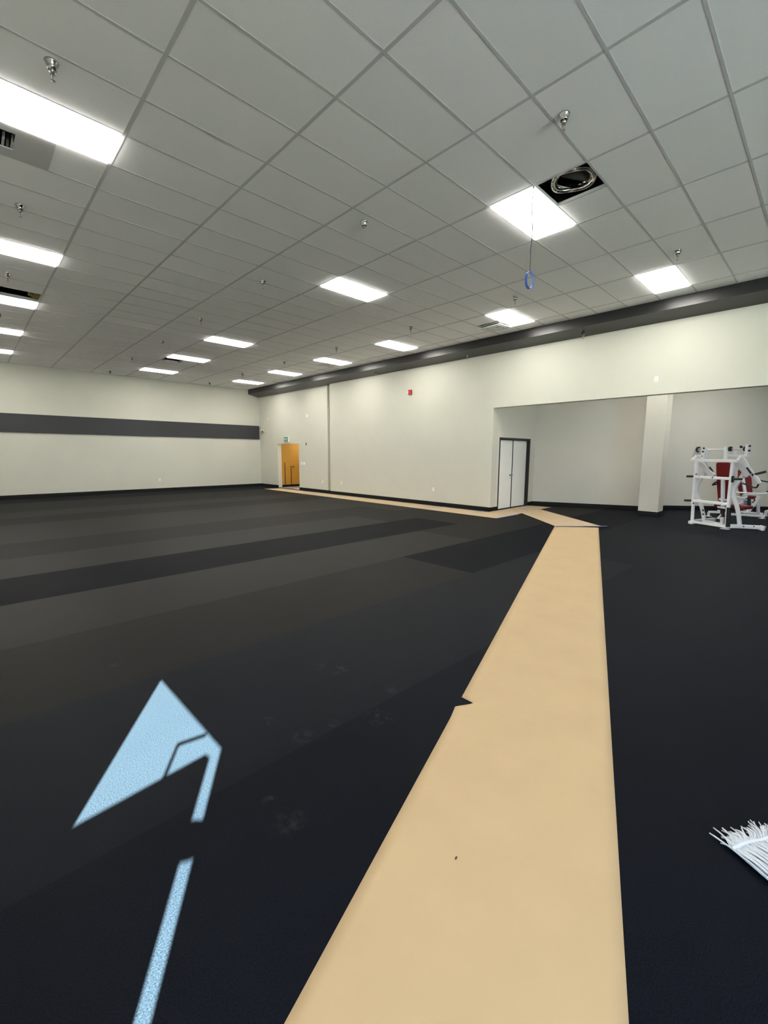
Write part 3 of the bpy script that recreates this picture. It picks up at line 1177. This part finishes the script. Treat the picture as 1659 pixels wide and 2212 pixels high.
bar('base_rail', [(.02, .03, .06), (-.12, 1.0, .05)], .06, .07, side=(0, 0, 1))
bar('base_rail', [(.775, .03, .065), (.915, .30, .065), (1.19, .62, .065)], .07, .085, side=(0, 0, 1))
bar('foot', [(.018, .03, .0), (.018, .03, .07)], .11, .11)
bar('foot', [(.80, .01, .0), (.80, .01, .012)], .16, .13)
bar('foot', [(1.175, .60, .0), (1.19, .62, .11)], .09, .075)
bar('foot', [(-.118, .98, .0), (-.118, .98, .08)], .08, .08)
SLp = [(.041, .30, 1.284), (-.036, .30, 1.11), (-.105, .30, .934), (-.118, .30, .79), (-.078, .30, .643), (.007, .30, .471), (.09, .30, .226), (.139, .30, .03)]
SRp = [(.879, .30, 1.268), (.814, .30, 1.114), (.725, .30, .914), (.715, .30, .802), (.749, .30, .666), (.805, .30, .532), (.873, .30, .303), (.92, .30, .05)]
bar('curved_leg', SLp, .068, .06, smooth=5)
bar('curved_leg', SRp, .072, .06, smooth=5)
bar('pivot_arm', [(-.16, .2, 1.47), (-.03, .2, 1.455), (.06, .2, 1.39), (.137, .2, 1.30), (.305, .2, 1.17)], .10, .06, G_, smooth=5)
bar('pivot_arm', [(.69, .2, 1.475), (.80, .2, 1.455), (.915, .2, 1.345), (1.03, .2, 1.20)], .10, .06, G_, smooth=5)
bar('lever_arm', [(.745, .4, 1.605), (.823, .4, 1.511), (.897, .4, 1.39), (1.023, .4, 1.233), (1.165, .4, 1.05)], .06, .05, smooth=4)
bar('lever_arm', [(.20, .74, 1.45), (.21, .75, 1.20), (.23, .76, .97)], .06, .05, G_, smooth=4)
for pts in ([(1.135, .4, 1.045), (1.11, .4, .97), (1.06, .42, .95), (.956, .5, .956), (.805, .6, .984), (.633, .7, 1.013)],
            [(.23, .74, 1.02), (.12, .6, 1.011), (.045, .6, .955), (.035, .6, .935), (.07, .6, .945), (.16, .6, .975)]):
    rod('handle', pts, .017, K_, smooth=4, n=10)
for p0, p1 in (((-.20, .02, 1.143), (-.04, .02, 1.150)), ((-.20, .02, .552), (-.035, .02, .566)), ((.825, .02, 1.133), (1.02, .02, 1.143)), ((1.005, .4, 1.232), (1.24, .4, 1.31))):
    rod('weight_peg', [p0, p1], .026, M['brown_black'])
bar('peg_collar', [(.838, .02, 1.20), (.838, .02, 1.06)], .035, .05, K_)
rod('peg_collar', [(.998, .4, 1.229), (1.022, .4, 1.237)], .042, K_)
mb = MB()
mb.prism([(-.24, 1.866), (-.325, 1.62), (-.09, 1.62), (-.06, 1.85)], 1, .29, .305)
mb.build('pivot_plate', G_, ma)
mb = MB()
ringp = [(-.16 + .055 * math.cos(a), .27, 1.79 + .055 * math.sin(a)) for a in [1.1 + 3.8 * k / 16 for k in range(17)]]
mb.tube(ringp, .018, 8)
mb.build('bearing', K_, ma)
mb = MB()
mb.box(.025, .112, .10, .20, 1.545, 1.845)
mb.build('pivot_box', W_, ma, bevel=.006)
bolts(ma, [(.085, .10, 1.82), (.075, .10, 1.74)], .022)
bolts(ma, [(.065, .10, 1.635)], .012)
rod('pivot_shaft', [(.10, .2, 1.784), (.54, .2, 1.783)], .022)
bar('pivot_post', [(.545, .15, 1.855), (.559, .15, 1.55)], .055, .06)
rod('bearing', [(.575, .22, 1.80), (.612, .22, 1.80)], .055, K_)
rod('pivot_shaft', [(.583, .25, 1.799), (.93, .25, 1.797)], .016)
bar('pivot_post', [(.946, .2, 1.89), (.952, .2, 1.63)], .06, .06)
bar('pivot_post', [(.67, .3, 1.77), (.672, .3, 1.65)], .065, .05)
rod('bearing', [(.80, .22, 1.835), (.825, .22, 1.85)], .03, K_)
rod('bearing', [(.895, .2, 1.80), (.92, .2, 1.80)], .055, K_)
bolts(ma, [(.98, .2, 1.86), (.98, .2, 1.76)], .02, ax=(1, 0, 0), depth=.03)
bar('top_cap', [(.645, .28, 1.86), (.70, .28, 1.86)], .014, .05, side=(0, 1, 0))
bar('bump_stop', [(.003, .45, 1.36), (.088, .45, 1.255)], .06, .06, K_)
bar('bump_stop', [(.87, .36, 1.37), (.965, .36, 1.25)], .075, .05, K_)
rod('cable', [(.0, .3, 1.50), (.05, .44, 1.31), (.135, .5, 1.18)], .006, M['steel'], n=8)
# back pad, its post, seat
mb = MB()
mb.prism(round_poly([(.035, 1.487), (.355, 1.49), (.372, 1.0), (.395, .56), (.175, .545), (.10, 1.0)], .06), 1, .62, .69)
mb.build('back_pad', M['vinyl'], ma, bevel=.018, seg=3)
bar('pad_post', [(.284, .56, 1.10), (.36, .56, .30)], .065, .07)
bar('pad_bracket', [(.26, .55, .61), (.48, .55, .60)], .045, .05, side=(0, 0, 1))
mb = MB()
mb.prism(round_poly([(.02, .70), (.70, .70), (.70, 1.10), (.02, 1.10)], .07), 2, .40, .475)
mb.build('seat', M['vinyl'], ma, bevel=.018, seg=3)
bar('seat_post', [(.385, .50, .42), (.42, .47, .18)], .07, .07, K_)
bar('seat_post', [(.42, .47, .20), (.44, .45, .06)], .065, .065)
mb = MB()
mb.prism([(.30, .15), (.42, .15), (.40, .28)], 1, .44, .46)
mb.build('gusset', W_, ma)
bar('seat_bracket', [(.30, .46, .43), (.50, .46, .42)], .045, .04, side=(0, 0, 1))
rod('thigh_roll', [(.46, .5, .475), (.80, .42, .49)], .022, K_)
bolts(ma, [(.04, .0, 1.207), (.04, .0, .504), (.421, .0, 1.146), (.982, .33, .075), (1.10, .47, .085)], .016)
bolts(ma, [(.105, .262, .334), (.118, .262, .237)], .020)
tag(ma, 'white plate-loaded pulldown gym machine with a tall red back pad, nearest in the alcove', 'gym machine', 'white gym machines')

# ------------------------------------------------------------------ second machine behind, cut by the right edge
mc = empty('chest_press_machine', (14.458, 2.223, 0), math.atan2(-.875, .484))
kw = dict(par=mc)
bar('base_rail', [(.0, .05, .125), (.30, .05, .125), (.489, .05, .085), (1.27, .05, .065)], .06, .06, side=(0, 0, 1), **kw)
bar('base_rail', [(.40, .05, .075), (.55, .9, .07)], .06, .06, side=(0, 0, 1), **kw)
bar('base_rail', [(.75, .05, .16), (1.25, .12, .12)], .07, .05, side=(0, 0, 1), **kw)
bar('leg', [(.005, .05, .12), (.005, .05, .0)], .05, .06, **kw)
bar('foot', [(.005, .05, .0), (.005, .05, .014)], .14, .10, **kw)
bar('leg', [(1.22, .05, .08), (1.22, .05, .0)], .05, .06, **kw)
bar('foot', [(1.22, .05, .0), (1.22, .05, .014)], .14, .10, **kw)
bar('upright', [(1.10, .05, .60), (.98, .05, .33), (.87, .05, .13)], .07, .07, **kw)
bar('upright', [(1.096, .05, .363), (1.13, .05, .10)], .065, .06, G_, **kw)
bar('upright', [(.86, .22, .60), (.92, .25, .10)], .065, .06, G_, **kw)
rod('lever_arm', [(.56, .05, .675), (1.0, .05, .66), (1.10, .05, .655), (1.35, .05, .68)], .020, W_, mc)
rod('lever_arm', [(.728, .05, .603), (.941, .05, .634), (1.12, .05, .645), (1.26, .05, .664)], .018, W_, mc)
bar('seat_rail', [(.56, .05, .55), (.79, .05, .54)], .05, .05, side=(0, 0, 1), **kw)
rod('seat_lever', [(.44, .05, .437), (.574, .05, .491), (.683, .05, .50), (1.0, .05, .457)], .016, W_, mc)
bar('fork', [(.64, .05, .36), (.75, .05, .41)], .03, .03, **kw)
bar('adjuster', [(.877, .05, .535), (.909, .05, .26)], .07, .06, K_, par=mc)
bar('adjuster', [(1.03, .05, .50), (1.0, .05, .40)], .06, .06, K_, par=mc)
mb = MB()
mb.prism(round_poly([(.665, 1.275), (.73, 1.29), (.975, 1.08), (1.045, .62), (.77, .585), (.70, .82)], .05), 1, .25, .32)
mb.build('back_pad', M['vinyl'], mc, bevel=.018, seg=3)
bar('pad_post', [(.75, .19, 1.06), (.87, .19, .53)], .065, .06, par=mc)
mb = MB()
mb.prism(round_poly([(.90, .28), (1.22, .28), (1.22, .68), (.90, .68)], .06), 2, .49, .56)
mb.build('seat', M['vinyl'], mc, bevel=.018, seg=3)
rod('handle', [(1.08, .05, 1.004), (1.33, .05, .955)], .016, K_, mc)
rod('handle', [(1.25, .05, .717), (1.36, .05, .719)], .018, K_, mc)
bar('weight_horn', [(1.29, .05, .06), (1.29, .05, .19), (1.42, .05, .235)], .06, .07, G_, par=mc)
tag(mc, 'white gym machine behind the pulldown machine, cut by the right edge, red seat and pad', 'gym machine', 'white gym machines')
